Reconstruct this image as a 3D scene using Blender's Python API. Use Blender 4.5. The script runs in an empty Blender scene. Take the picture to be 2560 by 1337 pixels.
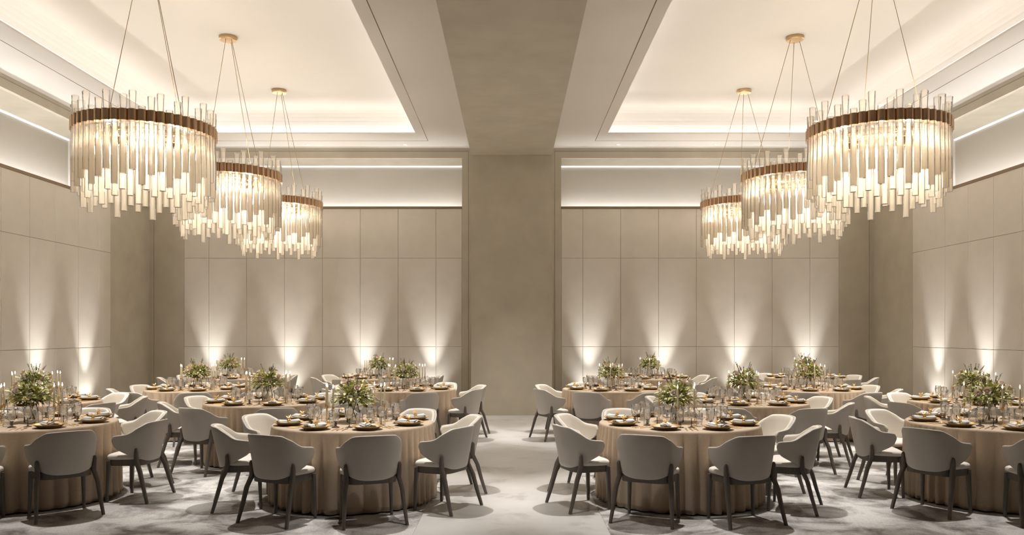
import bpy, math, random
from mathutils import Vector, Matrix
PI = math.pi
R = math.radians
rng = random.Random(7)
scene = bpy.context.scene
COL = scene.collection

# ------------------------------------------------------------------ materials
def new_mat(name):
    m = bpy.data.materials.new(name); m.use_nodes = True
    nt = m.node_tree; nt.nodes.clear()
    out = nt.nodes.new('ShaderNodeOutputMaterial')
    return m, nt, out

def mat(name, col, rough=.6, metal=0., var=0., vscale=8., bump=0., bscale=200., sheen=0., spec=.5, detail=4., stretch=None):
    m, nt, out = new_mat(name)
    p = nt.nodes.new('ShaderNodeBsdfPrincipled')
    p.inputs['Base Color'].default_value = (*col, 1)
    p.inputs['Roughness'].default_value = rough
    p.inputs['Metallic'].default_value = metal
    p.inputs['Specular IOR Level'].default_value = spec
    if sheen: p.inputs['Sheen Weight'].default_value = sheen
    nt.links.new(p.outputs[0], out.inputs[0])
    tc = nt.nodes.new('ShaderNodeTexCoord')
    src = tc.outputs['Object']
    if stretch:
        mp = nt.nodes.new('ShaderNodeMapping'); mp.inputs['Scale'].default_value = stretch
        nt.links.new(src, mp.inputs[0]); src = mp.outputs[0]
    if var:
        n = nt.nodes.new('ShaderNodeTexNoise'); n.inputs['Scale'].default_value = vscale; n.inputs['Detail'].default_value = detail
        nt.links.new(src, n.inputs['Vector'])
        r = nt.nodes.new('ShaderNodeValToRGB')
        r.color_ramp.elements[0].position = .3; r.color_ramp.elements[1].position = .7
        r.color_ramp.elements[0].color = (*[max(0, c*(1-var)) for c in col], 1)
        r.color_ramp.elements[1].color = (*[min(1, c*(1+var)) for c in col], 1)
        nt.links.new(n.outputs['Fac'], r.inputs[0]); nt.links.new(r.outputs[0], p.inputs['Base Color'])
    if bump:
        n = nt.nodes.new('ShaderNodeTexNoise'); n.inputs['Scale'].default_value = bscale; n.inputs['Detail'].default_value = 2
        nt.links.new(src, n.inputs['Vector'])
        b = nt.nodes.new('ShaderNodeBump'); b.inputs['Strength'].default_value = bump; b.inputs['Distance'].default_value = .01
        nt.links.new(n.outputs['Fac'], b.inputs['Height']); nt.links.new(b.outputs[0], p.inputs['Normal'])
    return m

def emis(name, col, strength):
    m, nt, out = new_mat(name)
    e = nt.nodes.new('ShaderNodeEmission'); e.inputs[0].default_value = (*col, 1); e.inputs[1].default_value = strength
    nt.links.new(e.outputs[0], out.inputs[0])
    return m

def glassy(name, tint, gloss_rough=.05, body=(1, 1, 1), body_amt=.1, trans=.5, edge=.35, bump=0., bscale=60):
    # thin glass: clear through the middle, bright at the edges, a little milky body
    m, nt, out = new_mat(name)
    N = nt.nodes.new; L = nt.links.new
    tr = N('ShaderNodeBsdfTransparent'); tr.inputs[0].default_value = (*tint, 1)
    gl = N('ShaderNodeBsdfGlossy'); gl.inputs['Roughness'].default_value = gloss_rough
    df = N('ShaderNodeBsdfDiffuse'); df.inputs[0].default_value = (*body, 1)
    tl = N('ShaderNodeBsdfTranslucent'); tl.inputs[0].default_value = (*body, 1)
    bd = N('ShaderNodeMixShader'); bd.inputs[0].default_value = trans
    L(df.outputs[0], bd.inputs[1]); L(tl.outputs[0], bd.inputs[2])
    m1 = N('ShaderNodeMixShader'); m1.inputs[0].default_value = body_amt
    L(tr.outputs[0], m1.inputs[1]); L(bd.outputs[0], m1.inputs[2])
    lw = N('ShaderNodeLayerWeight'); lw.inputs[0].default_value = edge
    m2 = N('ShaderNodeMixShader')
    L(lw.outputs['Fresnel'], m2.inputs[0]); L(m1.outputs[0], m2.inputs[1]); L(gl.outputs[0], m2.inputs[2])
    if bump:
        tc = N('ShaderNodeTexCoord'); v = N('ShaderNodeTexVoronoi'); v.inputs['Scale'].default_value = bscale
        L(tc.outputs['Object'], v.inputs['Vector'])
        b = N('ShaderNodeBump'); b.inputs['Strength'].default_value = bump; b.inputs['Distance'].default_value = .01
        L(v.outputs['Distance'], b.inputs['Height'])
        for s in (gl, df, lw): L(b.outputs[0], s.inputs['Normal'])
    L(m2.outputs[0], out.inputs[0])
    return m

M = {}
M['panel'] = mat('panel_fabric', (.75, .695, .615), .85, var=.03, vscale=3, bump=.15, bscale=350)
M['gap'] = mat('panel_gap_and_shadow_line', (.34, .30, .25), .9)
M['olive'] = mat('olive_plaster', (.56, .51, .415), .85, var=.07, vscale=2.2, bump=.12, bscale=60, detail=8)
M['cream'] = mat('cove_plaster', (.80, .77, .72), .9)
M['ceil'] = mat('ceiling_paint', (.83, .79, .735), .9)
M['bronze_and_shadow'] = mat('bronze_and_shadow_gap', (.16, .095, .05), .4, metal=.6)
M['brownlip'] = mat('brown_lip', (.23, .16, .10), .6)
M['shell'] = mat('chair_shell_leather', (.56, .525, .48), .5, bump=.05, bscale=300)
M['boucle'] = mat('cream_boucle', (.74, .69, .61), .95, var=.04, vscale=220, bump=.2, bscale=260)
M['seatm'] = mat('cream_seat_fabric', (.78, .74, .68), .9, var=.04, vscale=120, bump=.2, bscale=300)
M['wood'] = mat('taupe_ash', (.14, .12, .104), .45, var=.12, vscale=12, stretch=(6, 6, .6))
M['cloth'] = mat('beige_linen', (.55, .44, .33), .9, var=.05, vscale=60, bump=.2, bscale=400)
M['gold'] = mat('brushed_gold', (.85, .58, .26), .38, metal=.85)
M['goldd'] = mat('dark_gold', (.62, .40, .17), .3, metal=1.)
M['rose_gold'] = mat('rose_gold', (.80, .56, .39), .2, metal=1.)
M['brass'] = mat('champagne_brass', (.70, .50, .28), .35, metal=1.)
M['wire'] = mat('brass_wire', (.50, .36, .20), .4, metal=.7)
M['china'] = mat('white_china', (.74, .74, .72), .2)
M['napkin'] = mat('white_linen', (.82, .79, .755), .9, bump=.15, bscale=300)
M['wax'] = mat('ivory_wax', (.98, .88, .70), .5)
M['glass'] = glassy('cut_glass', (1, .997, .99), .12, (1, .94, .86), .14, .6, .10, bump=.5, bscale=75)
M['shadeglass'] = glassy('shaded_stem_glass', (.62, .58, .54), .08, (.25, .22, .19), .35, .3, .25)  # dark tint stands for the shadow refracted in clear stems and feet
M['vase'] = glassy('vase_glass', (.98, .975, .96), .06, (.80, .76, .70), .10, .4, .12)
M['rodc'] = glassy('clear_rod_glass', (.97, .96, .94), .08, (.95, .90, .82), .14, .5, .30)
M['rodf'] = glassy('frosted_rod_glass', (.97, .95, .91), .3, (.97, .92, .83), .80, .55, .15)
M['leaf1'] = mat('olive_leaf', (.36, .37, .10), .55, var=.35, vscale=30)
M['leaf2'] = mat('pale_yellow_leaf', (.80, .75, .42), .6, var=.25, vscale=30)
M['leaf3'] = mat('dark_green_leaf', (.13, .15, .05), .5, var=.3, vscale=30)
M['petalw'] = mat('ivory_petal', (.90, .84, .77), .7, var=.08, vscale=50)
M['petalp'] = mat('blush_petal', (.84, .70, .62), .7, var=.12, vscale=50)
M['stem'] = mat('flower_stem', (.12, .12, .04), .6)
M['sprig'] = mat('dusky_sprig', (.20, .10, .08), .7)
M['flame'] = emis('candle_flame', (1, .80, .48), 28)
M['bulb'] = emis('warm_bulb', (1, .62, .25), 12)
M['led'] = emis('cool_led_strip', (1, .975, .95), 52)
M['ledside'] = emis('cool_led_strip_side', (1, .98, .965), 88)
M['ledtop'] = emis('slim_led_strip', (1, .96, .92), 1.0)
M['ledtray'] = emis('tray_led_strip', (1, .965, .93), 22)
M['spotlens'] = emis('downlight_lens', (1, .92, .8), 5)

def marble():
    m, nt, out = new_mat('pale_marble'); N = nt.nodes.new; L = nt.links.new
    p = N('ShaderNodeBsdfPrincipled'); p.inputs['Roughness'].default_value = .28
    tc = N('ShaderNodeTexCoord')
    n = N('ShaderNodeTexNoise'); n.inputs['Scale'].default_value = 2.0; n.inputs['Detail'].default_value = 9; n.inputs['Roughness'].default_value = .62; n.inputs['Distortion'].default_value = .6
    L(tc.outputs['Object'], n.inputs['Vector'])
    r = N('ShaderNodeValToRGB'); e = r.color_ramp.elements
    e[0].position = .30; e[0].color = (.38, .36, .335, 1); e[1].position = .62; e[1].color = (.62, .61, .59, 1)
    a = r.color_ramp.elements.new(.46); a.color = (.58, .565, .545, 1)
    L(n.outputs['Fac'], r.inputs[0]); L(r.outputs[0], p.inputs['Base Color']); L(p.outputs[0], out.inputs[0])
    return m
M['marble'] = marble()
def carpet():
    m, nt, out = new_mat('cloud_carpet'); N = nt.nodes.new; L = nt.links.new
    p = N('ShaderNodeBsdfPrincipled'); p.inputs['Roughness'].default_value = 1; p.inputs['Specular IOR Level'].default_value = .1
    tc = N('ShaderNodeTexCoord')
    n = N('ShaderNodeTexNoise'); n.inputs['Scale'].default_value = 2.3; n.inputs['Detail'].default_value = 8; n.inputs['Roughness'].default_value = .6; n.inputs['Distortion'].default_value = .5
    L(tc.outputs['Object'], n.inputs['Vector'])
    r = N('ShaderNodeValToRGB'); e = r.color_ramp.elements
    e[0].position = .36; e[0].color = (.16, .145, .13, 1); e[1].position = .57; e[1].color = (.56, .545, .53, 1)
    L(n.outputs['Fac'], r.inputs[0])
    f = N('ShaderNodeTexNoise'); f.inputs['Scale'].default_value = 70; f.inputs['Detail'].default_value = 3
    L(tc.outputs['Object'], f.inputs['Vector'])
    mx = N('ShaderNodeMix'); mx.data_type = 'RGBA'; mx.blend_type = 'MULTIPLY'; mx.inputs[0].default_value = .45
    fr = N('ShaderNodeValToRGB'); fr.color_ramp.elements[0].position = .3; fr.color_ramp.elements[1].position = .6
    fr.color_ramp.elements[0].color = (.5, .5, .5, 1)
    L(f.outputs['Fac'], fr.inputs[0]); L(r.outputs[0], mx.inputs['A']); L(fr.outputs[0], mx.inputs['B'])
    L(mx.outputs['Result'], p.inputs['Base Color'])
    b = N('ShaderNodeBump'); b.inputs['Strength'].default_value = .4; b.inputs['Distance'].default_value = .01
    L(f.outputs['Fac'], b.inputs['Height']); L(b.outputs[0], p.inputs['Normal'])
    L(p.outputs[0], out.inputs[0])
    return m
M['carpet'] = carpet()

# ------------------------------------------------------------------ mesh builder
class MB:
    def __init__(s): s.v = []; s.f = []; s.mi = []; s.cur = 0
    def add(s, vs, fs):
        o = len(s.v); s.v += [tuple(v) for v in vs]
        for f in fs: s.f.append(tuple(i+o for i in f)); s.mi.append(s.cur)
    def box(s, x0, x1, y0, y1, z0, z1):
        x0, x1 = min(x0, x1), max(x0, x1); y0, y1 = min(y0, y1), max(y0, y1); z0, z1 = min(z0, z1), max(z0, z1)
        s.add([(x0,y0,z0),(x1,y0,z0),(x1,y1,z0),(x0,y1,z0),(x0,y0,z1),(x1,y0,z1),(x1,y1,z1),(x0,y1,z1)],
              [(0,3,2,1),(4,5,6,7),(0,1,5,4),(1,2,6,5),(2,3,7,6),(3,0,4,7)])
    def rings(s, rings, close=True, cap0=False, cap1=False):
        n = len(rings[0]); vs = [p for r in rings for p in r]; fs = []
        for i in range(len(rings)-1):
            for j in range(n if close else n-1):
                a = i*n+j; b = i*n+(j+1) % n
                fs.append((a, b, b+n, a+n))
        if cap0: fs.append(tuple(reversed(range(n))))
        if cap1: fs.append(tuple((len(rings)-1)*n+j for j in range(n)))
        s.add(vs, fs)
    def lathe(s, prof, n=24, c=(0,0,0), cap0=False, cap1=False, sc=None):
        rs = []
        for r, z in prof:
            rs.append([(c[0]+r*math.cos(2*PI*k/n)*(sc(k) if sc else 1), c[1]+r*math.sin(2*PI*k/n)*(sc(k) if sc else 1), c[2]+z) for k in range(n)])
        s.rings(rs, True, cap0, cap1)
    def tube(s, pts, rad, n=8, rad2=None, cap=True):
        pts = [Vector(p) for p in pts]
        if not hasattr(rad, '__len__'): rad = [rad]*len(pts)
        rs = []
        for i, p in enumerate(pts):
            t = (pts[min(i+1, len(pts)-1)]-pts[max(i-1, 0)]).normalized()
            up = Vector((0,1,0)) if abs(t.y) < .9 else Vector((0,0,1))
            a = t.cross(up).normalized(); b = a.cross(t).normalized()
            r2 = rad2[i] if rad2 else rad[i]
            rs.append([p+a*rad[i]*math.cos(2*PI*k/n)+b*r2*math.sin(2*PI*k/n) for k in range(n)])
        s.rings(rs, True, cap, cap)
    def mesh(s, name, mats, smooth=True, auto=None):
        me = bpy.data.meshes.new(name)
        me.from_pydata([tuple(v) for v in s.v], [], s.f)
        for m in (mats if isinstance(mats, (list, tuple)) else [mats]): me.materials.append(m)
        me.polygons.foreach_set('material_index', s.mi)
        if smooth:
            me.polygons.foreach_set('use_smooth', [True]*len(s.f))
            if auto: me.set_sharp_from_angle(angle=R(auto))
        me.update(); return me

def mob(name, me, parent=None, loc=(0,0,0)):
    o = bpy.data.objects.new(name, me); COL.objects.link(o)
    o.location = loc
    if parent: o.parent = parent
    return o
def tag(o, label, cat, group=None):
    o['label'] = label; o['category'] = cat
    if group: o['group'] = group
    return o
def struct(name, mb, m, smooth=False, label=None):
    o = mob(name, mb.mesh(name, m, smooth)); o['kind'] = 'structure'
    if label: o['label'] = label
    return o
def thing(name, label, cat, group=None):
    o = bpy.data.objects.new(name, None); COL.objects.link(o); o.empty_display_size = .1
    return tag(o, label, cat, group)
def copy_tree(o, parent=None):
    c = o.copy(); COL.objects.link(c); c.parent = parent
    for ch in list(o.children): copy_tree(ch, c)
    return c
protos = {}
used = set()
def place(kind, name, label, cat, loc, rz=0, group=None):
    """first call moves the thing itself, later calls copy the thing and its parts"""
    p = protos[kind]
    if kind not in used: used.add(kind); o = p
    else: o = copy_tree(p)
    o.location = loc; o.rotation_euler = (0, 0, rz)
    tag(o, label, cat, group)
    return o

# ------------------------------------------------------------------ camera
EYE = 1.66
cam = bpy.data.objects.new('camera', bpy.data.cameras.new('camera')); COL.objects.link(cam)
cam.location = (0, 0, EYE); cam.rotation_euler = (R(90), 0, 0)
cam.data.sensor_width = 36; cam.data.lens = 36*2000/2560
cam.data.shift_y = 163.5/2560; cam.data.shift_x = 1/2560
cam.data.clip_start = .05; cam.data.clip_end = 100
scene.camera = cam
def pix(x, y, z): return 1279+2000*x/y, 832-2000*(z-EYE)/y
def infr(x, y, z, m=10):
    a, b = pix(x, y, z); return -m < a < 2560+m and -m < b < 1337+m

# ------------------------------------------------------------------ room
DB = 18.97; XW = 8.589; ZS = EYE+4.382; Y0 = -4.0; REC = .91
BH = .815; ZBEAM = 5.239; DP = 16.12
mb = MB(); mb.box(-BH, BH, Y0, DB+1.2, -.1, 0); struct('floor', mb, M['marble'], label='pale polished marble aisle')
for sx in (-1, 1):
    mb = MB(); mb.box(sx*BH, sx*(XW+1.2), Y0, DB+1.2, -.1, 0.004)
    struct('floor', mb, M['carpet'], label='cloudy grey carpet ' + ('left' if sx < 0 else 'right') + ' of the aisle')
# centre pillar and beam
mb = MB(); mb.box(-BH, BH, DP, DB+1.2, 0, ZBEAM)
struct('wall_center', mb, M['olive'], label='olive plaster pillar at the end of the aisle')
mb = MB(); mb.box(-BH, BH, Y0, DB+1.2, ZBEAM+.002, ZS+1)
struct('ceiling', mb, M['olive'], label='olive plaster beam over the aisle')

def wall(sx, back):
    """one wall with olive frame, panel field and lit cove; u runs along it, w goes into it"""
    side = 'left' if sx < 0 else 'right'
    if back:
        mp = lambda b, u0, u1, w0, w1, z0, z1: b.box(sx*u0, sx*u1, DB+w0, DB+w1, z0, z1)
        pu0, pu1, fu0, fu1 = 1.176, 7.768, BH-.05, XW
        ztop, s1, s2, zl = EYE+4.145, EYE+1.774, EYE-.3225, EYE+2.997
        st = (1.793 if sx < 0 else 1.688); sp = .898
        nm = 'wall_back_'+side
    else:
        mp = lambda b, u0, u1, w0, w1, z0, z1: b.box(sx*(XW+w0), sx*(XW+w1), u0, u1, z0, z1)
        pu0, pu1, fu0, fu1 = Y0, 17.14, Y0, DB+1.0
        ztop, s1, s2, zl = EYE+4.145, EYE+1.712, EYE-.295, EYE+2.847
        st = 13.46-.8*21; sp = .8
        nm = 'wall_'+side
    # olive frame
    b = MB()
    mp(b, fu0, fu1, 0, 1.0, ztop, ZS+.4)
    if back:
        mp(b, fu0, pu0, 0, 1.0, 0, ztop); mp(b, pu1, XW+1.0, 0, 1.0, 0, ztop)
    else:
        mp(b, pu1, DB+1.0, 0, 1.0, 0, ztop)
    struct(nm, b, M['olive'])
    # thin border shadow line round the frame, painted as dark strips
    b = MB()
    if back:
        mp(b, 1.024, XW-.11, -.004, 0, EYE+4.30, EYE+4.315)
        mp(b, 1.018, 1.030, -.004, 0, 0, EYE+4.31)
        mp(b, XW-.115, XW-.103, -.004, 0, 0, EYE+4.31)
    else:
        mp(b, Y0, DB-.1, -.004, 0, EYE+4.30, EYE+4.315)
    struct('border_shadow_line', b, M['gap'])
    # panel field
    b = MB(); mp(b, pu0, pu1, .02, .20, 0, zl-.05)
    struct(nm, b, M['gap'])
    b = MB(); g = .0025
    us = [pu0]; u = st
    while u < pu1-.05:
        if u > pu0+.05: us.append(u)
        u += sp
    us.append(pu1)
    for i in range(len(us)-1):
        for z0, z1 in ((.12, s2), (s2, s1), (s1, zl-.05)):
            u0, u1 = us[i]+g, us[i+1]-g
            q = .006
            # bevelled panel face
            def P(u, w, z): return (sx*u, DB+w, z) if back else (sx*(XW+w), u, z)
            a0, a1 = z0+g, z1-g
            vs = [P(u0,.02,a0),P(u1,.02,a0),P(u1,.02,a1),P(u0,.02,a1),P(u0,q,a0),P(u1,q,a0),P(u1,q,a1),P(u0,q,a1),
                  P(u0+q,0,a0+q),P(u1-q,0,a0+q),P(u1-q,0,a1-q),P(u0+q,0,a1-q)]
            b.add(vs, [(8,9,10,11),(4,5,9,8),(5,6,10,9),(6,7,11,10),(7,4,8,11),(0,1,5,4),(1,2,6,5),(2,3,7,6),(3,0,4,7)])
    struct(nm, b, M['panel'], label='pale fabric wall panels with fine seams')
    b = MB(); mp(b, pu0, pu1, -.012, .02, 0, .115)
    struct('baseboard_'+side, b, M['bronze_and_shadow'])
    b = MB(); mp(b, pu0, pu1, -.015, .03, zl-.05, zl)
    struct('trim_2', b, M['brownlip'])
    # cove: ledge and lit back
    b = MB(); mp(b, pu0, pu1, .03, REC, zl-.14, zl-.10); mp(b, pu0, pu1, REC, REC+.05, zl-.14, ztop)
    mp(b, pu0-.0, pu0+.01, .03, REC, zl-.1, ztop-.17) if False else None
    if not back: mp(b, pu1-.01, pu1, .02, REC, zl-.1, ztop)
    struct(nm, b, M['cream'], label='smooth plaster cove above the panels')
    b = MB(); mp(b, max(pu0+.01, 8.5 if not back else 0), pu1-.01, REC-.12, REC-.10, zl-.10, zl-.085)
    struct('trim_3', b, M['led' if back else 'ledside'], label='hidden light strip on the cove ledge')
    b = MB(); mp(b, max(pu0+.01, 8.5 if not back else 0), pu1-.02, REC-.035, REC-.001, ztop-.034, ztop-.002)
    struct('trim_3', b, M['ledtop'], label='slim light strip at the top of the cove')
for sx in (-1, 1):
    wall(sx, True); wall(sx, False)
mb = MB(); mb.box(-XW-1, XW+1, Y0-.1, Y0, 0, ZS+1); struct('wall_front', mb, M['brownlip'])

TX0, TX1, TY0, TY1 = 2.112, 7.213, 2.5, 17.6
GX0, GX1, GY1 = 1.902, 7.657, 18.26
ZT = EYE+5.013
for sx in (-1, 1):
    side = 'left' if sx < 0 else 'right'
    b = MB(); t = .03
    b.box(sx*BH, sx*TX0, Y0, DB, ZS, ZS+t); b.box(sx*TX1, sx*XW, Y0, DB, ZS, ZS+t)
    b.box(sx*TX0, sx*TX1, TY1, DB, ZS, ZS+t); b.box(sx*TX0, sx*TX1, Y0, TY0, ZS, ZS+t)
    struct('ceiling', b, M['ceil'], label='pale ceiling border round the '+side+' tray')
    # cavity wall, moulding and tray ceiling
    e = .42
    def loop(d, z):
        return [(sx*(TX0-d), TY0-d, z), (sx*(TX1+d), TY0-d, z), (sx*(TX1+d), TY1+d, z), (sx*(TX0-d), TY1+d, z)]
    b = MB()
    prof = [(e, ZS+t), (e, ZS+.28), (e-.03, ZS+.285), (e-.03, ZS+.30)]
    for k in range(1, 7):
        a = k/6*PI/2
        prof.append((e-.03-.30*(1-math.cos(a)), ZS+.30+(ZT-ZS-.30)*math.sin(a)))
    b.rings([loop(d, z) for d, z in prof], True, False, True)
    struct('ceiling', b, M['ceil'], label='glowing tray ceiling, '+side+' half')
    b = MB(); w = .02; q = .28
    z0 = ZS+t+.001; z1 = z0+.012
    b.box(sx*(TX0-q), sx*(TX0-q+w), 9, TY1+q, z0, z1); b.box(sx*(TX1+q), sx*(TX1+q-w), 9, TY1+q, z0, z1)
    b.box(sx*(TX0-q+.05), sx*(TX1+q-.05), TY1+q-w, TY1+q, z0, z1)
    struct('trim_4', b, M['ledtray'], label='hidden light strip round the '+side+' tray')
    b = MB(); w = .014  # thin dark strips painted where the ceiling has only a shadow gap
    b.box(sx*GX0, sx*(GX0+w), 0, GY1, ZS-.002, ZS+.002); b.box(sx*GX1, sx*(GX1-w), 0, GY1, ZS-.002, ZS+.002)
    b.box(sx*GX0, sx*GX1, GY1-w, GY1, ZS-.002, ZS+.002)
    struct('ceiling_shadow_gap', b, M['bronze_and_shadow'], label='dark strip painted as shadow gap in the ceiling border, '+side+' half')
# small recessed downlights in the far ceiling border
dl_ring = MB(); dl_ring.lathe([(.034, .004), (.034, -.004), (.048, -.006), (.05, .0), (.05, .004)], 20)
dl_lens = MB(); dl_lens.lathe([(.001, .0), (.034, .0)], 20)
dr, dlm = dl_ring.mesh('trim_ring', M['ceil']), dl_lens.mesh('lens', M['spotlens'])
for i, x in enumerate((-6.98, -4.74, -2.48, 2.48, 4.74, 6.98)):
    o = thing('ceiling_downlight', ('%s small recessed downlight in the ceiling border, %s half' % (('outermost', 'middle', 'innermost', 'innermost', 'middle', 'outermost')[i], 'left' if x < 0 else 'right')), 'downlight', 'recessed downlights along the far ceiling border')
    o.location = (x, 18.6, ZS-.004)
    mob('trim_ring', dr, o); mob('lens', dlm, o, (0, 0, -.001))

# ------------------------------------------------------------------ chair
def sstep(a, b, x):
    t = max(0, min(1, (x-a)/(b-a))); return t*t*(3-2*t)
def shell_pt(a, z, off, push=0):
    """point on the chair back: a = angle round the sitter, off = distance inwards"""
    q = (z-.42)/.36
    w = .262+.045*q-off; L = .30+.075*q*math.cos(a)-off
    p = .78
    sa, ca = math.sin(a), max(0, math.cos(a))
    return Vector((w*math.copysign(abs(sa)**p, sa), .115-L*ca**p, z))
def shell_edges(t, ins=0):
    top = .785-.118*sstep(.33, .80, t)-.012*sstep(.75, 1, t)-.012*(t/.4)**2*(1 if t < .4 else 1) * (1-sstep(.4,.6,t))
    bot = .386+.15*t**2.2
    if t > .91:
        q = (t-.91)/.0905; mid = .605
        top = mid+(top-mid)*max(0, 1-q**5)**.5; bot = mid+(bot-mid)*max(0, 1-q**2.6)**.5
    return top-ins, bot+ins
def shell_mesh(o0, o1, ins, nc=44, nv=9):
    b = MB(); rs = []
    for i in range(nc+1):
        s = -1+2*i/nc; s = math.copysign(1-(1-abs(s))**1.18, s)
        a = s*R(91); top, bot = shell_edges(abs(s), ins)
        if top-bot < .03: m_ = (top+bot)/2; top, bot = m_+.015, m_-.015
        om = (o0+o1)/2; h = (o1-o0)/2; ring = []
        for k in range(nv+1):
            v = k/nv; ring.append(shell_pt(a, bot+h+(top-bot-2*h)*v, o0))
        for ang in (45, 90, 135):
            ring.append(shell_pt(a, top-h+h*math.sin(R(ang)), om-h*math.cos(R(ang))))
        for k in range(nv+1):
            v = 1-k/nv; ring.append(shell_pt(a, bot+h+(top-bot-2*h)*v, o1))
        for ang in (45, 90, 135):
            ring.append(shell_pt(a, bot+h-h*math.sin(R(ang)), om+h*math.cos(R(ang))))
        rs.append(ring)
    b.rings(rs, True, True, True)
    return b
def outline(hw_f, hw_r, yf, yr, n=40, p=4.2):
    pts = []
    for k in range(n):
        a = 2*PI*k/n; c, s = math.cos(a), math.sin(a)
        y = (yf+yr)/2+(yf-yr)/2*math.copysign(abs(s)**(2/p), s)
        t = (y-yr)/(yf-yr); hw = hw_r+(hw_f-hw_r)*t
        pts.append((hw*math.copysign(abs(c)**(2/p), c), y))
    return pts
def seat_mesh():
    b = MB(); rs = []
    for ins, z in ((.012, .416), (.003, .420), (0, .430), (0, .445), (.006, .456), (.018, .463), (.05, .468), (.12, .471)):
        rs.append([(x, y, z) for x, y in outline(.262-ins, .218-ins, .222-ins, -.135+ins)])
    b.rings(rs, True, True, True); return b
def apron_mesh():
    b = MB(); rs = []
    for ins, z in ((.03, .355), (.022, .355), (.022, .415), (.05, .415), (.05, .355), (.03, .355)):
        rs.append([(x, y, z) for x, y in outline(.262-ins, .225-ins+.012, .228-ins, -.175+ins)])
    b.rings(rs, True); return b
def leg_path(b, pts, wx, wy):
    n = 12; rs = []
    for (x, y, z), a, c in zip(pts, wx, wy):
        rs.append([(x+a*math.copysign(abs(math.cos(2*PI*k/n))**.6, math.cos(2*PI*k/n)), y+c*math.copysign(abs(math.sin(2*PI*k/n))**.6, math.sin(2*PI*k/n)), z) for k in range(n)])
    b.rings(rs, True, True, True)
def make_chair():
    t = thing('dining_chair', 'x', 'chair')
    mob('backrest_shell', shell_mesh(0, .020, 0).mesh('backrest_shell', M['shell']), t)
    mob('backrest_pad', shell_mesh(.0203, .052, .004).mesh('backrest_pad', M['boucle']), t)
    mob('seat', seat_mesh().mesh('seat', M['seatm'], auto=50), t)
    mob('seat_frame', apron_mesh().mesh('seat_frame', M['wood'], auto=40), t)
    for s in (-1, 1):
        b = MB(); A = R(52)
        p1 = shell_pt(s*A, .47, -.014); p2 = shell_pt(s*A, .505, -.013); p0 = shell_pt(s*A, .42, -.012)
        leg_path(b, [(s*.272, -.235, 0), (s*.258, -.19, .15), (s*.247, -.15, .30), (p0.x, p0.y-.005, .40), (p1.x, p1.y, .47), (p2.x, p2.y, .505), (p2.x, p2.y, .522), (p2.x, p2.y, .530)],
                 [.014, .017, .020, .022, .018, .0155, .012, .006], [.015, .018, .021, .023, .018, .0155, .012, .006])
        mob('leg', b.mesh('leg', M['wood'], auto=60), t)
        b = MB()
        leg_path(b, [(s*.228, .195, 0), (s*.222, .188, .2), (s*.216, .18, .40)], [.013, .017, .021], [.013, .017, .021])
        mob('leg', b.mesh('leg', M['wood'], auto=60), t)
    return t
protos['chair'] = make_chair()

# ------------------------------------------------------------------ table and cloth
ZTAB = .76
def cloth_mesh(seed):
    r = random.Random(seed); n = 640; b = MB()
    p1, p2, p3 = (r.uniform(0, 2*PI) for _ in range(3)); fold = []
    for k in range(n):
        a = 2*PI*k/n
        v = abs(math.sin(21*a+1.9*math.sin(3*a+p1)+1.1*math.sin(5*a+p2)))
        fold.append((2*v**.75-1)*(.75+.25*math.sin(4*a+p3)))
    rs = [[(rr*math.cos(2*PI*k/n), rr*math.sin(2*PI*k/n), ZTAB) for k in range(n)] for rr in (.02, .4, .74, .777)]
    for rr, z in ((.787, ZTAB-.003), (.794, ZTAB-.010), (.797, ZTAB-.022)):
        rs.append([(rr*math.cos(2*PI*k/n), rr*math.sin(2*PI*k/n), z) for k in range(n)])
    for i in range(1, 17):
        v = i/16; z = (ZTAB-.022)*(1-v)+.018*v
        am = .030*min(1, v*4.0)**.7
        rs.append([((.796+.014*v+am*fold[k])*math.cos(2*PI*k/n+.012*v*fold[(k+2) % n]), (.796+.014*v+am*fold[k])*math.sin(2*PI*k/n+.012*v*fold[(k+2) % n]), z) for k in range(n)])
    rs.append([((.802+.030*fold[k])*math.cos(2*PI*k/n), (.802+.030*fold[k])*math.sin(2*PI*k/n), .022) for k in range(n)])
    b.rings([list(reversed(q)) for q in rs], True, True, False)
    return b.mesh('tablecloth', M['cloth'])
cloths = [cloth_mesh(s) for s in (3, 11, 29)]
def make_table():
    t = thing('banquet_table', 'x', 'table')
    b = MB(); b.lathe([(.001, .725), (.765, .725), (.77, .735), (.77, .75), (.001, .755)], 64); mob('tabletop', b.mesh('tabletop', M['wood'], auto=40), t)
    b = MB(); b.lathe([(.06, .02), (.045, .1), (.045, .725)], 24, cap0=True, cap1=True); mob('pedestal', b.mesh('pedestal', M['wood']), t)
    b = MB(); b.lathe([(.001, .005), (.725, .005), (.73, .009), (.725, .014), (.06, .021), (.001, .021)], 64); mob('base', b.mesh('base', M['brass'], auto=40), t)
    return t
protos['table'] = make_table()

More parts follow.
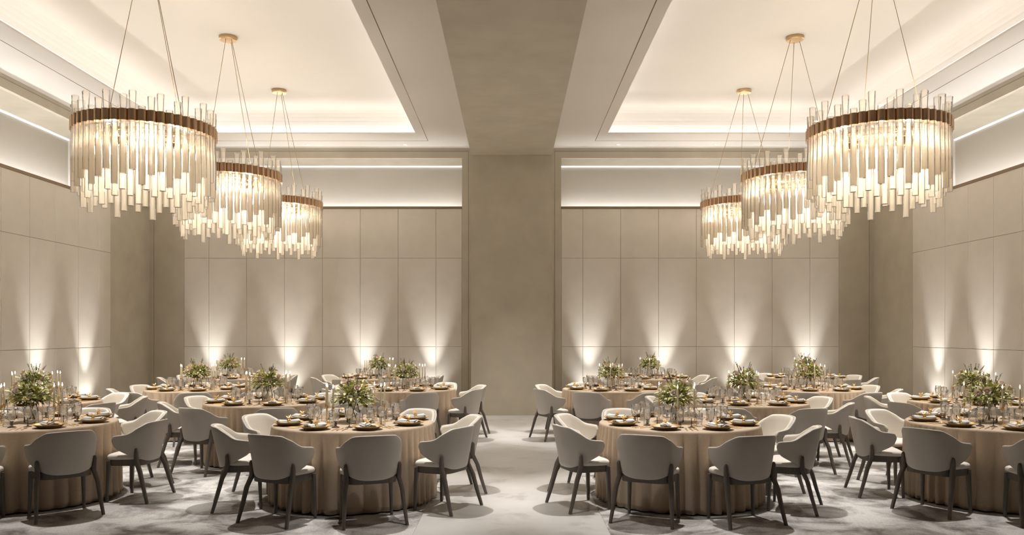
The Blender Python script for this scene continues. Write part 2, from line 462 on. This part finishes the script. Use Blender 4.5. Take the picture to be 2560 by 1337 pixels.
# ------------------------------------------------------------------ tableware
def one(kind, name, mb_, m, auto=None, n2=None):
    o = mob(name, mb_.mesh(name, m, auto=auto)); protos[kind] = o; return o
b = MB(); b.lathe([(.001, .004), (.075, .003), (.085, .0), (.090, .0), (.108, .012), (.138, .031), (.1425, .0335), (.141, .036), (.112, .0185), (.095, .0075), (.001, .007)], 56)
one('charger', 'charger_plate', b, M['gold'], 50)
b = MB(); b.lathe([(.001, .004), (.055, .003), (.060, .0), (.066, .001), (.104, .014), (.108, .0165), (.1065, .019), (.070, .008), (.001, .007)], 48)
one('plate', 'dinner_plate', b, M['china'], 50)
def make_napkin():
    t = thing('napkin', 'x', 'napkin')
    b = MB()
    for layer, (dz, da, ln) in enumerate(((.0, .05, .108), (.013, -.10, .098))):
        n = 28; rs = []
        for i in range(15):
            u = -1+2*i/14
            w = .014+.030*abs(u)**.9; h = .0085+.006*abs(u)
            ring = []
            for k in range(n):
                a = 2*PI*k/n
                rp = 1+.16*math.sin(5*a+layer)*abs(u)
                x = w*math.cos(a)*rp; z = h*math.sin(a)*rp+h+dz*(1-.35*abs(u))+.002
                y = u*ln*(1+.03*math.sin(3*a))
                ring.append((x*math.cos(da)-y*math.sin(da), x*math.sin(da)+y*math.cos(da), z))
            rs.append(ring)
        # turn the ends inwards so that they read as hollow rolls
        for end in (0, -1):
            base = rs[end]; cx = sum(p[0] for p in base)/n; cy = sum(p[1] for p in base)/n; cz = sum(p[2] for p in base)/n
            ins = [(cx+(p[0]-cx)*.78, cy+(p[1]-cy)*.9, cz+(p[2]-cz)*.72) for p in base]
            dv = (rs[1 if end == 0 else -2][0][1]-base[0][1])*1.5
            deep = [(p[0]*.8, p[1]+dv, p[2]) for p in ins]
            if end == 0: rs = [deep, ins]+rs
            else: rs = rs+[ins, deep]
        b.rings(rs, True, True, True)
    mob('linen', b.mesh('linen', M['napkin']), t)
    b = MB(); n = 16; rs = []
    for y, r0 in ((-.012, .021), (-.012, .024), (0, .025), (.012, .024), (.012, .021), (0, .0205), (-.012, .021)):
        rs.append([(r0*math.cos(2*PI*k/n), y, .021+r0*math.sin(2*PI*k/n)*.93) for k in range(n)])
    b.rings(rs); ring = mob('napkin_ring', b.mesh('napkin_ring', M['gold'], auto=50), t)
    b = MB()
    for a, el, L in ((20, 35, .055), (75, 50, .045), (140, 40, .06), (200, 30, .05), (260, 45, .045), (330, 55, .05)):
        d = Vector((math.cos(R(a))*math.cos(R(el)), math.sin(R(a))*math.cos(R(el)), math.sin(R(el))))
        s = d.cross(Vector((0, 0, 1))).normalized(); o = Vector((0, 0, .043))
        up = s.cross(d)*.002
        P = [o, o+d*L*.45+s*.007+up, o+d*L, o+d*L*.45-s*.007+up, o+d*L*.45-up*2]
        b.add(P, [(0, 1, 2, 3), (0, 4, 1), (1, 4, 2), (2, 4, 3), (3, 4, 0)])
    b.lathe([(.001, .052), (.007, .049), (.008, .044), (.001, .040)], 10)
    mob('leaf_ornament', b.mesh('leaf_ornament', M['gold'], False), ring)
    return t
protos['napkin'] = make_napkin()
def cutl(kind):
    b = MB()
    # lies along y, handle towards the diner (-y)
    b.tube([(0, -.095, .004), (0, -.085, .004), (0, -.03, .005), (0, .03, .006)], [.003, .0055, .0035, .0025], 8, [.0015, .003, .0025, .002])
    if kind == 'fork':
        b.tube([(0, .03, .006), (0, .045, .005), (0, .06, .0045)], [.003, .010, .0105], 8, [.002, .002, .002])
        for x in (-.008, -.0027, .0027, .008): b.tube([(x, .055, .0045), (x, .075, .005), (x, .095, .007)], [.0016, .0014, .0008], 5)
    elif kind == 'knife':
        b.tube([(0, .03, .006), (.002, .045, .006), (.003, .08, .006), (0, .108, .006)], [.003, .0075, .008, .002], 8, [.0015, .0012, .0012, .001])
    else:
        b.tube([(0, .03, .006), (0, .042, .005), (0, .06, .004), (0, .08, .005), (0, .092, .007)], [.003, .012, .0165, .012, .003], 10, [.0015, .002, .0025, .002, .001])
    return one(kind, kind, b, M['gold'])
for k in ('fork', 'knife', 'spoon'): cutl(k)
def glass_thing(kind, name, bowl, stem, facets=24, flute=.03, sm='shadeglass'):
    t = thing(name, 'x', 'glass')
    b = MB(); b.lathe(bowl, facets*2, sc=lambda k: 1+flute*(1 if k % 4 < 2 else -1)*.5)
    mob('bowl', b.mesh('bowl', M['glass']), t)
    if stem:
        b = MB(); b.lathe(stem, 20); mob('stem', b.mesh('stem', M[sm]), t)
    protos[kind] = t
glass_thing('goblet', 'goblet', [(.016, .058), (.026, .066), (.031, .085), (.036, .125), (.039, .172), (.0372, .172), (.034, .125), (.029, .087), (.022, .071), (.001, .066)],
            [(.001, .0), (.036, .0), (.037, .003), (.020, .008), (.009, .016), (.013, .026), (.016, .032), (.009, .038), (.012, .048), (.017, .058), (.001, .060)])
glass_thing('wine', 'wine_glass', [(.006, .082), (.024, .090), (.036, .112), (.039, .135), (.036, .165), (.033, .188), (.0318, .188), (.0345, .165), (.0372, .135), (.034, .113), (.022, .093), (.001, .086)],
            [(.001, .0), (.034, .0), (.034, .002), (.016, .006), (.005, .014), (.0038, .03), (.004, .07), (.006, .082), (.001, .084)])
glass_thing('tumbler', 'tumbler', [(.001, .0), (.026, .0), (.029, .006), (.032, .06), (.035, .128), (.0332, .128), (.030, .06), (.027, .016), (.001, .013)], None, flute=.05)
protos['tumbler'].name = 'tumbler'

# candlestick and candle
def candle_things():
    t = thing('candlestick', 'x', 'candlestick')
    b = MB(); b.lathe([(.001, .0), (.034, .0), (.034, .004), (.006, .007), (.001, .008)], 24); mob('base', b.mesh('base', M['gold'], auto=40), t)
    b = MB(); b.lathe([(.0028, .006), (.0028, .150)], 8); mob('stem', b.mesh('stem', M['gold']), t)
    b = MB(); b.lathe([(.001, .148), (.011, .149), (.0125, .152), (.0125, .178), (.0105, .178), (.0105, .158), (.001, .158)], 16); mob('candle_cup', b.mesh('candle_cup', M['goldd'], auto=40), t)
    protos['stick'] = t
    t = thing('taper_candle', 'x', 'candle')
    b = MB(); b.lathe([(.001, .0), (.0098, .0), (.0098, .01), (.0072, .19), (.0055, .197), (.001, .195)], 14); mob('wax', b.mesh('wax', M['wax'], auto=40), t)
    b = MB(); b.lathe([(.0011, .194), (.0009, .206)], 6); mob('wick', b.mesh('wick', M['stem']), t)
    b = MB(); b.lathe([(.0005, .202), (.004, .207), (.0052, .214), (.0035, .224), (.0006, .238)], 10); mob('flame', b.mesh('flame', M['flame']), t)
    protos['candle'] = t
candle_things()

# vase and bouquet
def make_vase():
    t = thing('glass_vase', 'x', 'vase')
    b = MB(); b.lathe([(.001, .0), (.064, .0), (.068, .006), (.067, .05), (.060, .12), (.050, .16), (.049, .185), (.0465, .185), (.047, .158), (.057, .12), (.063, .05), (.062, .014), (.001, .012)], 36)
    mob('body', b.mesh('body', M['vase']), t)
    b = MB(); b.lathe([(.001, .013), (.0605, .014), (.0615, .04), (.060, .06), (.001, .06)], 30); mob('water', b.mesh('water', M['vase']), t)
    protos['vase'] = t
make_vase()
def leaf(b, o, d, L, w, droop, r):
    d = d.normalized(); s = d.cross(Vector((r.uniform(-.4, .4), r.uniform(-.4, .4), 1))).normalized()
    n = 4; rows = []
    for i in range(n+1):
        u = i/n; c = o+d*L*u+Vector((0, 0, -droop*L*u*u))
        ww = w*math.sin(PI*(u*.86+.07))**.8
        up = s.cross(d)*ww*.35
        rows.append([c-s*ww+up, c, c+s*ww+up])
    b.rings(rows, False)
def flower(b, c, rad, ax, r):
    ax = ax.normalized(); q = ax.to_track_quat('Z', 'Y')
    for ring, (np_, rr, open_) in enumerate(((4, .45, .15), (5, .72, .45), (6, 1.0, .85))):
        for k in range(np_):
            a = 2*PI*(k/np_)+ring*.6+r.uniform(-.1, .1); rows = []
            for i in range(5):
                u = i/4; rad_ = rad*rr*(.15+.85*math.sin(u*PI/2)**.8)*(.55+.45*open_*u+.3*(1-u)); h = rad*(-.35+1.15*u*(1-.45*open_*u))
                hw = (PI/np_)*1.15*math.sin(PI*(.15+.7*u))
                rows.append([c+q@Vector((rad_*math.cos(a+hw*v), rad_*math.sin(a+hw*v), h+(.05*rad*abs(v)))) for v in (-1, -.5, 0, .5, 1)])
            b.rings(rows, False)
    # heart of the flower
    rs = []
    for i in range(5):
        a = i/4*PI; rs.append([c+q@Vector((rad*.3*math.sin(a)*math.cos(2*PI*k/8)+1e-4*k, rad*.3*math.sin(a)*math.sin(2*PI*k/8), rad*.25-rad*.35*math.cos(a))) for k in range(8)])
    b.rings(rs)
def make_bouquet(kind, seed, pink, tall=1.0):
    r = random.Random(seed); t = thing('bouquet', 'x', 'flowers')
    def rdir(lo=-.25, hi=1.):
        z = r.uniform(lo, hi); a = r.uniform(0, 2*PI); q = math.sqrt(max(0, 1-min(1, z*z))); return Vector((q*math.cos(a), q*math.sin(a), z))
    C = Vector((0, 0, .25))
    for nm, m_, cnt, L, w in (('dark_foliage', 'leaf3', 90, .05, .016), ('foliage', 'leaf1', 230, .045, .015), ('pale_foliage', 'leaf2', 130, .05, .013)):
        b = MB()
        for i in range(cnt):
            d = rdir(-.35 if nm != 'dark_foliage' else -.6, .95); rad = r.uniform(.06, .175 if nm != 'dark_foliage' else .12)
            o = C+Vector((d.x*rad*1.15, d.y*rad*1.15, d.z*rad*.95))
            dd = (d+Vector((r.uniform(-.5, .5), r.uniform(-.5, .5), r.uniform(-.3, .4))))
            leaf(b, o, dd, L*r.uniform(.7, 1.25), w*r.uniform(.7, 1.3), r.uniform(0, .5), r)
        if nm == 'foliage':   # trailing fronds at the rim
            for i in range(7):
                a = 2*PI*i/7+r.uniform(-.3, .3); d = Vector((math.cos(a), math.sin(a), r.uniform(-.1, .25)))
                o = C+d*.09; pts = [o+d*.14*u+Vector((0, 0, -.05*u*u)) for u in (0, .33, .66, 1)]
                b.tube(pts, [.002, .0017, .0014, .001], 5)
                for u in range(1, 9):
                    p = o+d*.14*u/8+Vector((0, 0, -.05*(u/8)**2)); s = d.cross(Vector((0, 0, 1)))
                    for sg in (-1, 1): leaf(b, p, s*sg+d*.6, .04, .008, .2, r)
        mob(nm, b.mesh(nm, M[m_]), t)
    b = MB()
    for i in range(10):
        a = r.uniform(0, 2*PI); b.tube([(.038*math.cos(a+2.6), .038*math.sin(a+2.6), .022), (.012*math.cos(a), .012*math.sin(a), .14), (.03*math.cos(a), .03*math.sin(a), .21)], .0026, 6)
    mob('stems', b.mesh('stems', M['stem']), t)
    for i in range(9):
        a = 2*PI*i*.382+r.uniform(-.3, .3); z = r.uniform(.05, .9); q = math.sqrt(1-z*z)
        d = Vector((q*math.cos(a), q*math.sin(a), z)); b = MB()
        flower(b, C+Vector((d.x*.195, d.y*.195, d.z*.185)), r.uniform(.030, .044), d, r)
        o = mob('rose', b.mesh('rose', M['petalp' if (i % 2 if not pink else i % 3) else 'petalw']), t)
    b = MB()
    for i in range(5):
        a = r.uniform(0, 2*PI); l = r.uniform(.20, .27)*tall; d = Vector((math.cos(a)*.42, math.sin(a)*.42, 1)).normalized()
        b.tube([C, C+d*l*.5, C+d*l], [.0018, .0016, .0012], 5)
        for u in range(9):
            p = C+d*l*(.55+.05*u); e = r.uniform(0, 2*PI)
            leaf(b, p, Vector((math.cos(e), math.sin(e), .8)), .016, .0055, 0, r)
            leaf(b, p, Vector((-math.cos(e), -math.sin(e), .8)), .016, .0055, 0, r)
    mob('eucalyptus_sprig', b.mesh('eucalyptus_sprig', M['leaf3']), t)
    b = MB()
    for i in range(3):
        a = r.uniform(0, 2*PI); l = r.uniform(.20, .25)*tall; d = Vector((math.cos(a)*.6, math.sin(a)*.6, 1)).normalized()
        b.tube([C, C+d*l*.7, C+d*l*.8, C+d*l], [.0015, .0015, .005, .003], 6)
    mob('plume_sprig', b.mesh('plume_sprig', M['sprig']), t)
    protos[kind] = t
make_bouquet('bq0', 5, False, 1.0)
make_bouquet('bq1', 9, True, 1.15)
make_bouquet('bq2', 14, False, 1.1)

# ------------------------------------------------------------------ lay the room out
ROWY = (8.05, 10.52, 12.95, 16.18)
ROWN = ('front', 'second', 'third', 'back')
TABLES = []
LX = ((-1.588, -4.84), (-3.21, -6.27), (-1.707, -5.09), (-2.68, -5.70))
RX = ((1.68, 4.84), (3.07, 6.09), (1.62, 4.855), (2.81, 5.95))
for i in range(4):
    for side, xs in (('left', LX[i]), ('right', RX[i])):
        for j, x in enumerate(xs):
            off = 22.5
            if i == 0 and j == 1: off = 0 if side == 'left' else -12
            TABLES.append(dict(x=x, y=ROWY[i], row=i, j=j, side=side, off=off,
                               nm='%s-row %s table, %s half' % (ROWN[i], 'aisle' if j == 0 else 'outer', side)))
def seatname(a):
    a = (a+180) % 360-180
    n = ['near', 'near-right', 'right', 'far-right', 'far', 'far-left', 'left', 'near-left']
    if abs((a/45) - round(a/45)) < .3: return n[int(round(a/45)) % 8]
    n2 = {22: 'near right-hand', 67: 'right-hand near', 112: 'right-hand far', 157: 'far right-hand', -22: 'near left-hand', -67: 'left-hand near', -112: 'left-hand far', -157: 'far left-hand'}
    return n2[int(a)]
CAND = {'left': [(-.28, .03), (-.235, -.10), (-.14, -.27), (.18, .20), (.27, -.06), (.285, .07)],
        'right': [(-.07, -.30), (.085, -.30), (.18, .08), (-.17, .20), (.05, .29)]}
SKIP = set()
def ok(x, y, z, m=14): return infr(x, y, z, m)
for ti, T in enumerate(TABLES):
    tx, ty, nm, off = T['x'], T['y'], T['nm'], T['off']
    zc = ZTAB+.001
    o = place('table', 'banquet_table', 'round banquet table beneath the cloth, '+nm.replace(' table', ''), 'table', (tx, ty, .004), 0, 'banquet tables')
    o = mob('tablecloth', cloths[ti % 3]); o.location = (tx, ty, 0); o.rotation_euler = (0, 0, ti*1.3)
    tag(o, 'beige floor-length cloth draped over the '+nm, 'tablecloth', 'beige tablecloths')
    jr = random.Random(100+ti)
    for k in range(8):
        a = off+45*k; sn = seatname(a if off in (0, 22.5) else a+12)
        ap = R(a-(2.5 if off == 22.5 else 0)+jr.uniform(-1.6, 1.6)); rc = 1.07+jr.uniform(-.005, .03)
        if (T['row'], T['j'], T['side'], k) == (0, 1, 'left', 0): ap = R(3.5)   # this guest's chair stands a little towards the aisle
        cx, cy = tx+rc*math.sin(ap), ty-rc*math.cos(ap)
        if (infr(cx, cy, .78, 125) or infr(cx, cy, 0.3, 125)) and (ti, k, 'chair') not in SKIP and all(math.hypot(cx-U['x'], cy-U['y']) > 1.0 for U in TABLES if U is not T):
            place('chair', 'dining_chair', 'grey shell chair with cream seat at the %s seat, %s' % (sn, nm), 'chair', (cx, cy, .005), ap+jr.uniform(-.06, .06), 'shell dining chairs')
        A = R(a); S = lambda r_, da=0: (tx+r_*math.sin(A+R(da)), ty-r_*math.cos(A+R(da)))
        px, py = S(.635)
        def put(kind, name, word, cat, x, y, z, rz, grp):
            if ok(x, y, z+.03) and (ti, k, kind) not in SKIP:
                place(kind, name, '%s at the %s seat, %s' % (word, sn, nm), cat, (x, y, z), rz, grp)
        put('charger', 'charger_plate', 'gold charger plate', 'plate', px, py, zc, 0, 'gold charger plates')
        put('plate', 'dinner_plate', 'white dinner plate on charger', 'plate', px, py, zc+.0095, 0, 'white dinner plates')
        put('napkin', 'napkin', 'rolled white napkin with gold ring', 'napkin', px, py, zc+.0185, A+jr.uniform(-.25, .25), 'rolled napkins')
        for q, (kd, da) in enumerate((('fork', 17.5), ('knife', 21.5), ('spoon', 26))):
            x, y = S(.615, da); put(kd, kd, 'slim gold '+kd+' on the cloth', kd, x, y, zc, A+R(da*.8)+jr.uniform(-.06, .06), 'gold %ss' % kd if kd != 'knife' else 'gold knives')
        for kd, name, word, r_, da in (('goblet', 'goblet', 'short-stemmed cut-glass goblet', .44, 11), ('wine', 'wine_glass', 'tall-stemmed wine glass', .425, 26), ('tumbler', 'tumbler', 'cut-glass tumbler', .36, -2)):
            x, y = S(r_+jr.uniform(-.012, .012), da+jr.uniform(-2, 2)); put(kd, name, word, 'glass', x, y, zc, jr.uniform(0, 6), name.replace('_', ' ')+'s on the tables')
    # centrepiece
    vx, vy = tx-.01, ty+.03
    place('vase', 'glass_vase', 'clear glass vase at the centre of the '+nm, 'vase', (vx, vy, zc), 0, 'glass vases')
    bq = 'bq%d' % (ti % 2 if T['side'] == 'left' else (1 if ti % 2 else 2))
    place(bq, 'bouquet', 'leafy bouquet of pale roses on the '+nm, 'flowers', (vx, vy, zc), jr.uniform(0, 6), 'rose bouquets')
    cs = CAND[T['side']]
    cw = ('leftmost', 'second from left', 'third from left', 'third from right', 'second from right', 'rightmost') if len(cs) == 6 else None
    order = sorted(range(len(cs)), key=lambda q: cs[q][0])
    words = {6: ['leftmost', 'second-left', 'third-left', 'third-right', 'second-right', 'rightmost'], 5: ['leftmost', 'second-left', 'middle', 'second-right', 'rightmost']}[len(cs)]
    for q, (dx, dy) in enumerate(cs):
        w = words[order.index(q)]
        x, y = tx+dx+jr.uniform(-.015, .015), ty+dy
        if ok(x, y, 1.0):
            place('stick', 'candlestick', '%s slim gold candlestick on the %s' % (w, nm), 'candlestick', (x, y, zc), 0, 'gold candlesticks')
            place('candle', 'taper_candle', '%s lit ivory taper candle on the %s' % (w, nm), 'candle', (x, y, zc+.1585), 0, 'lit taper candles')

# ------------------------------------------------------------------ chandeliers
RB = .835; ZB0, ZB1 = EYE+2.57, EYE+2.71
NO = 50
def rod_mat(z0, z1, frost):
    """clear glass at the top of the rod, frosted below z0..z1 (rod's own height)"""
    m, nt, out = new_mat('glass_rod'); N = nt.nodes.new; L = nt.links.new
    tr = N('ShaderNodeBsdfTransparent'); tr.inputs[0].default_value = (.985, .975, .96, 1)
    gl = N('ShaderNodeBsdfGlossy'); gl.inputs['Roughness'].default_value = .1
    df = N('ShaderNodeBsdfDiffuse'); df.inputs[0].default_value = (.98, .92, .82, 1)
    tl = N('ShaderNodeBsdfTranslucent'); tl.inputs[0].default_value = (.98, .92, .82, 1)
    bd = N('ShaderNodeMixShader'); bd.inputs[0].default_value = .75
    L(df.outputs[0], bd.inputs[1]); L(tl.outputs[0], bd.inputs[2])
    tc = N('ShaderNodeTexCoord'); sp = N('ShaderNodeSeparateXYZ'); L(tc.outputs['Object'], sp.inputs[0])
    mr = N('ShaderNodeMapRange'); mr.interpolation_type = 'SMOOTHSTEP'
    for i, v in ((1, z1), (2, z0), (3, frost), (4, .13)): mr.inputs[i].default_value = v
    L(sp.outputs['Z'], mr.inputs[0])
    m1 = N('ShaderNodeMixShader'); L(mr.outputs[0], m1.inputs[0]); L(tr.outputs[0], m1.inputs[1]); L(bd.outputs[0], m1.inputs[2])
    lw = N('ShaderNodeLayerWeight'); lw.inputs[0].default_value = .22
    m2 = N('ShaderNodeMixShader'); L(lw.outputs['Fresnel'], m2.inputs[0]); L(m1.outputs[0], m2.inputs[1]); L(gl.outputs[0], m2.inputs[2])
    L(m2.outputs[0], out.inputs[0]); return m
def rod_mesh(flare, clear_h, length, r):
    b = MB(); n = 12
    prof = [(.001, 0), (r*1.06, .0), (r*1.12, -.006), (r*(1.0), -.10), (r*.86, -.24)] if flare else [(.001, 0), (r*.9, 0)]
    prof += [(r*.86, -clear_h), (r*.95, -clear_h-.10), (r*1.05, -clear_h-.25), (r*1.05, -length), (.001, -length)]
    b.lathe(prof, n)
    return b.mesh('glass_rod', rod_mat(-clear_h, -clear_h-.22, .88 if flare else .5), auto=50)
rod_out = [rod_mesh(True, .50, .955, .040), rod_mesh(True, .42, .955, .040), rod_mesh(True, .31, .955, .040)]
rod_in = [rod_mesh(False, .22, .98, .037), rod_mesh(False, .20, .88, .037), rod_mesh(False, .18, .80, .037)]
def band_mesh():
    b = MB(); n = NO*14; rs = []
    def rad(k, o):
        u = (k % 14)/14; return RB+o+.004+.046*math.sqrt(max(0, 1-(2*abs(u-.5)*.99)**2))
    for o, z in ((0, ZB0), (0, ZB1), (-.035, ZB1), (-.035, ZB0), (0, ZB0)):
        rs.append([((rad(k, o) if o == 0 else RB+o-.01)*math.cos(2*PI*k/n), (rad(k, o) if o == 0 else RB+o-.01)*math.sin(2*PI*k/n), z) for k in range(n)])
    b.rings([list(q) for q in rs])
    return b.mesh('band', M['rose_gold'], auto=30)
CAN = EYE+5.013
def make_chandelier(angs):
    t = thing('chandelier', 'x', 'chandelier')
    mob('band', band_mesh(), t)
    b = MB()
    for rr in (.60, .30):
        n = 48; rs = []
        for k in range(5):
            a = 2*PI*k/4; rs.append([((rr+.012*math.cos(a))*math.cos(2*PI*j/n), (rr+.012*math.cos(a))*math.sin(2*PI*j/n), ZB0-.03+.018*math.sin(a)) for j in range(n)])
        b.rings(rs)
    for k in range(6):
        a = 2*PI*k/6; b.tube([(0, 0, ZB0+.02), ((RB-.05)*math.cos(a), (RB-.05)*math.sin(a), ZB0+.02)], .010, 6)
    mob('inner_frame', b.mesh('inner_frame', M['brass']), t)
    bm = MB(); bm.lathe([(.001, 0), (.012, -.005), (.022, -.03), (.018, -.05), (.001, -.065)], 12); bme = bm.mesh('bulb', M['bulb'])
    sm = MB(); sm.lathe([(.001, .05), (.014, .05), (.014, 0), (.001, 0)], 12); sme = sm.mesh('bulb_holder', M['brass'])
    for k in range(12):
        a = 2*PI*(k+.5)/12; rr = .60 if k % 2 else .52
        o = mob('bulb_holder', sme, t, (rr*math.cos(a), rr*math.sin(a), ZB0-.06)); mob('bulb', bme, o)
    for k in range(NO):
        a = 2*PI*(k+.5)/NO; v = (0, 2, 1)[k % 3]; jit = ((k*37) % 7-3)*.006
        top = (EYE+2.95, EYE+2.87, EYE+2.755)[v]+jit
        o = mob('glass_rod', rod_out[v], t, ((RB-.006)*math.cos(a), (RB-.006)*math.sin(a), top)); o.rotation_euler = (0, 0, a)
    for k in range(NO):
        a = 2*PI*(k+.0)/NO; v = (0, 2, 1, 2, 1)[k % 5]
        o = mob('glass_rod', rod_in[v], t, ((RB-.105)*math.cos(a), (RB-.105)*math.sin(a), EYE+2.56)); o.rotation_euler = (0, 0, a)
    b = MB(); b.lathe([(.001, CAN), (.145, CAN), (.15, CAN-.01), (.15, CAN-.05), (.135, CAN-.065), (.001, CAN-.067)], 40); mob('canopy', b.mesh('canopy', M['brass'], auto=40), t)
    for g in angs:
        a = R(g); b = MB(); b.tube([(.09*math.cos(a), .09*math.sin(a), CAN-.06), ((RB-.02)*math.cos(a), (RB-.02)*math.sin(a), ZB1-.01)], .0045, 6)
        mob('suspension_wire', b.mesh('suspension_wire', M['wire']), t)
    return t
CHY = (10.5, 13.55, 16.52)
for sx, angs in ((-1, (-95, -35, 78)), (1, (198, 18, 80))):
    first = make_chandelier(angs)
    for i, y in enumerate(CHY):
        o = first if i == 0 else copy_tree(first)
        o.location = (sx*4.8, y, 0)
        tag(o, '%s round glass-rod chandelier with gold band, %s half' % (('nearest', 'middle', 'farthest')[i], 'left' if sx < 0 else 'right'), 'chandelier', 'glass rod chandeliers')

# ------------------------------------------------------------------ lights
def light(kind, name, loc, energy, col, **kw):
    d = bpy.data.lights.new(name, kind); d.energy = energy; d.color = col
    for k, v in kw.items(): setattr(d, k, v)
    o = bpy.data.objects.new(name, d); COL.objects.link(o); o.location = loc
    return o
def aim(o, tgt):
    o.rotation_euler = (Vector(tgt)-o.location).to_track_quat('-Z', 'Y').to_euler()
WARM = (1, .80, .58); NEUT = (1, .955, .905)
for T in TABLES:
    x, y = T['x'], T['y']
    lx, ly = x*1.0, y+.35
    if T['row'] == 2 and T['j'] == 1: lx, ly = x+math.copysign(1.2, x), y-.9
    if T['row'] == 3 and T['j'] == 1: lx, ly = x+math.copysign(.9, x), y-.2
    z = 6.0 if abs(lx) < 2.1 else 6.6
    o = light('SPOT', 'table_spot', (lx, ly, z), 1020, NEUT, spot_size=R(41), spot_blend=.6, shadow_soft_size=.07)
    aim(o, (x, y, .7))
for y in (6.8, 10.5, 14.4):
    o = light('SPOT', 'aisle_spot', (0, y, ZBEAM-.02), 260 if y < 14 else 380, NEUT, spot_size=R(60), spot_blend=.8, shadow_soft_size=.06); aim(o, (0, y, 0))
for sx in (-1, 1):
    for k in range(4):
        px_ = (533, 724, 910, 1081)[k] if sx < 0 else (1472, 1658, 1843, 2018)[k]
        X = (px_-1279)*DB/2000
        o = light('SPOT', 'wall_uplight', (X, DB-.35, .10), 235, (1, .985, .965), spot_size=R(38), spot_blend=1., shadow_soft_size=.03); aim(o, (X, DB-.01, 2.9))
        o = light('SPOT', 'wall_uplight', (X, DB-.35, .06), 32, (1, .985, .965), spot_size=R(86), spot_blend=1., shadow_soft_size=.03); aim(o, (X, DB-.01, .9))
    for y in (16.1, 14.45, 12.8, 11.1):
        o = light('SPOT', 'wall_uplight', (sx*(XW-.35), y, .10), 235, (1, .985, .965), spot_size=R(38), spot_blend=1., shadow_soft_size=.03); aim(o, (sx*(XW-.01), y, 2.9))
        o = light('SPOT', 'wall_uplight', (sx*(XW-.35), y, .06), 32, (1, .985, .965), spot_size=R(86), spot_blend=1., shadow_soft_size=.03); aim(o, (sx*(XW-.01), y, .9))
    for y in CHY:
        for a in (60, 180, 300):
            light('POINT', 'chandelier_light_and_fill', (sx*4.8+.45*math.cos(R(a)), y+.45*math.sin(R(a)), ZB0-.22), 37, (1, .87, .72), shadow_soft_size=.06)
        light('POINT', 'chandelier_light_and_fill', (sx*4.8, y, ZB0-.60), 10, (1, .87, .71), shadow_soft_size=.12)  # added low fill to brighten the rods, no bulb sits here

w = bpy.data.worlds.new('world'); scene.world = w; w.use_nodes = True
w.node_tree.nodes['Background'].inputs[0].default_value = (.9, .85, .8, 1); w.node_tree.nodes['Background'].inputs[1].default_value = .05
scene.view_settings.view_transform = 'Standard'; scene.view_settings.look = 'None'
scene.view_settings.exposure = 0.23; scene.view_settings.gamma = 1
scene.view_settings.use_curve_mapping = False
c = scene.cycles
c.max_bounces = 8; c.diffuse_bounces = 4; c.glossy_bounces = 3; c.transmission_bounces = 4; c.transparent_max_bounces = 40
c.caustics_reflective = False; c.caustics_refractive = False
c.sample_clamp_indirect = 4
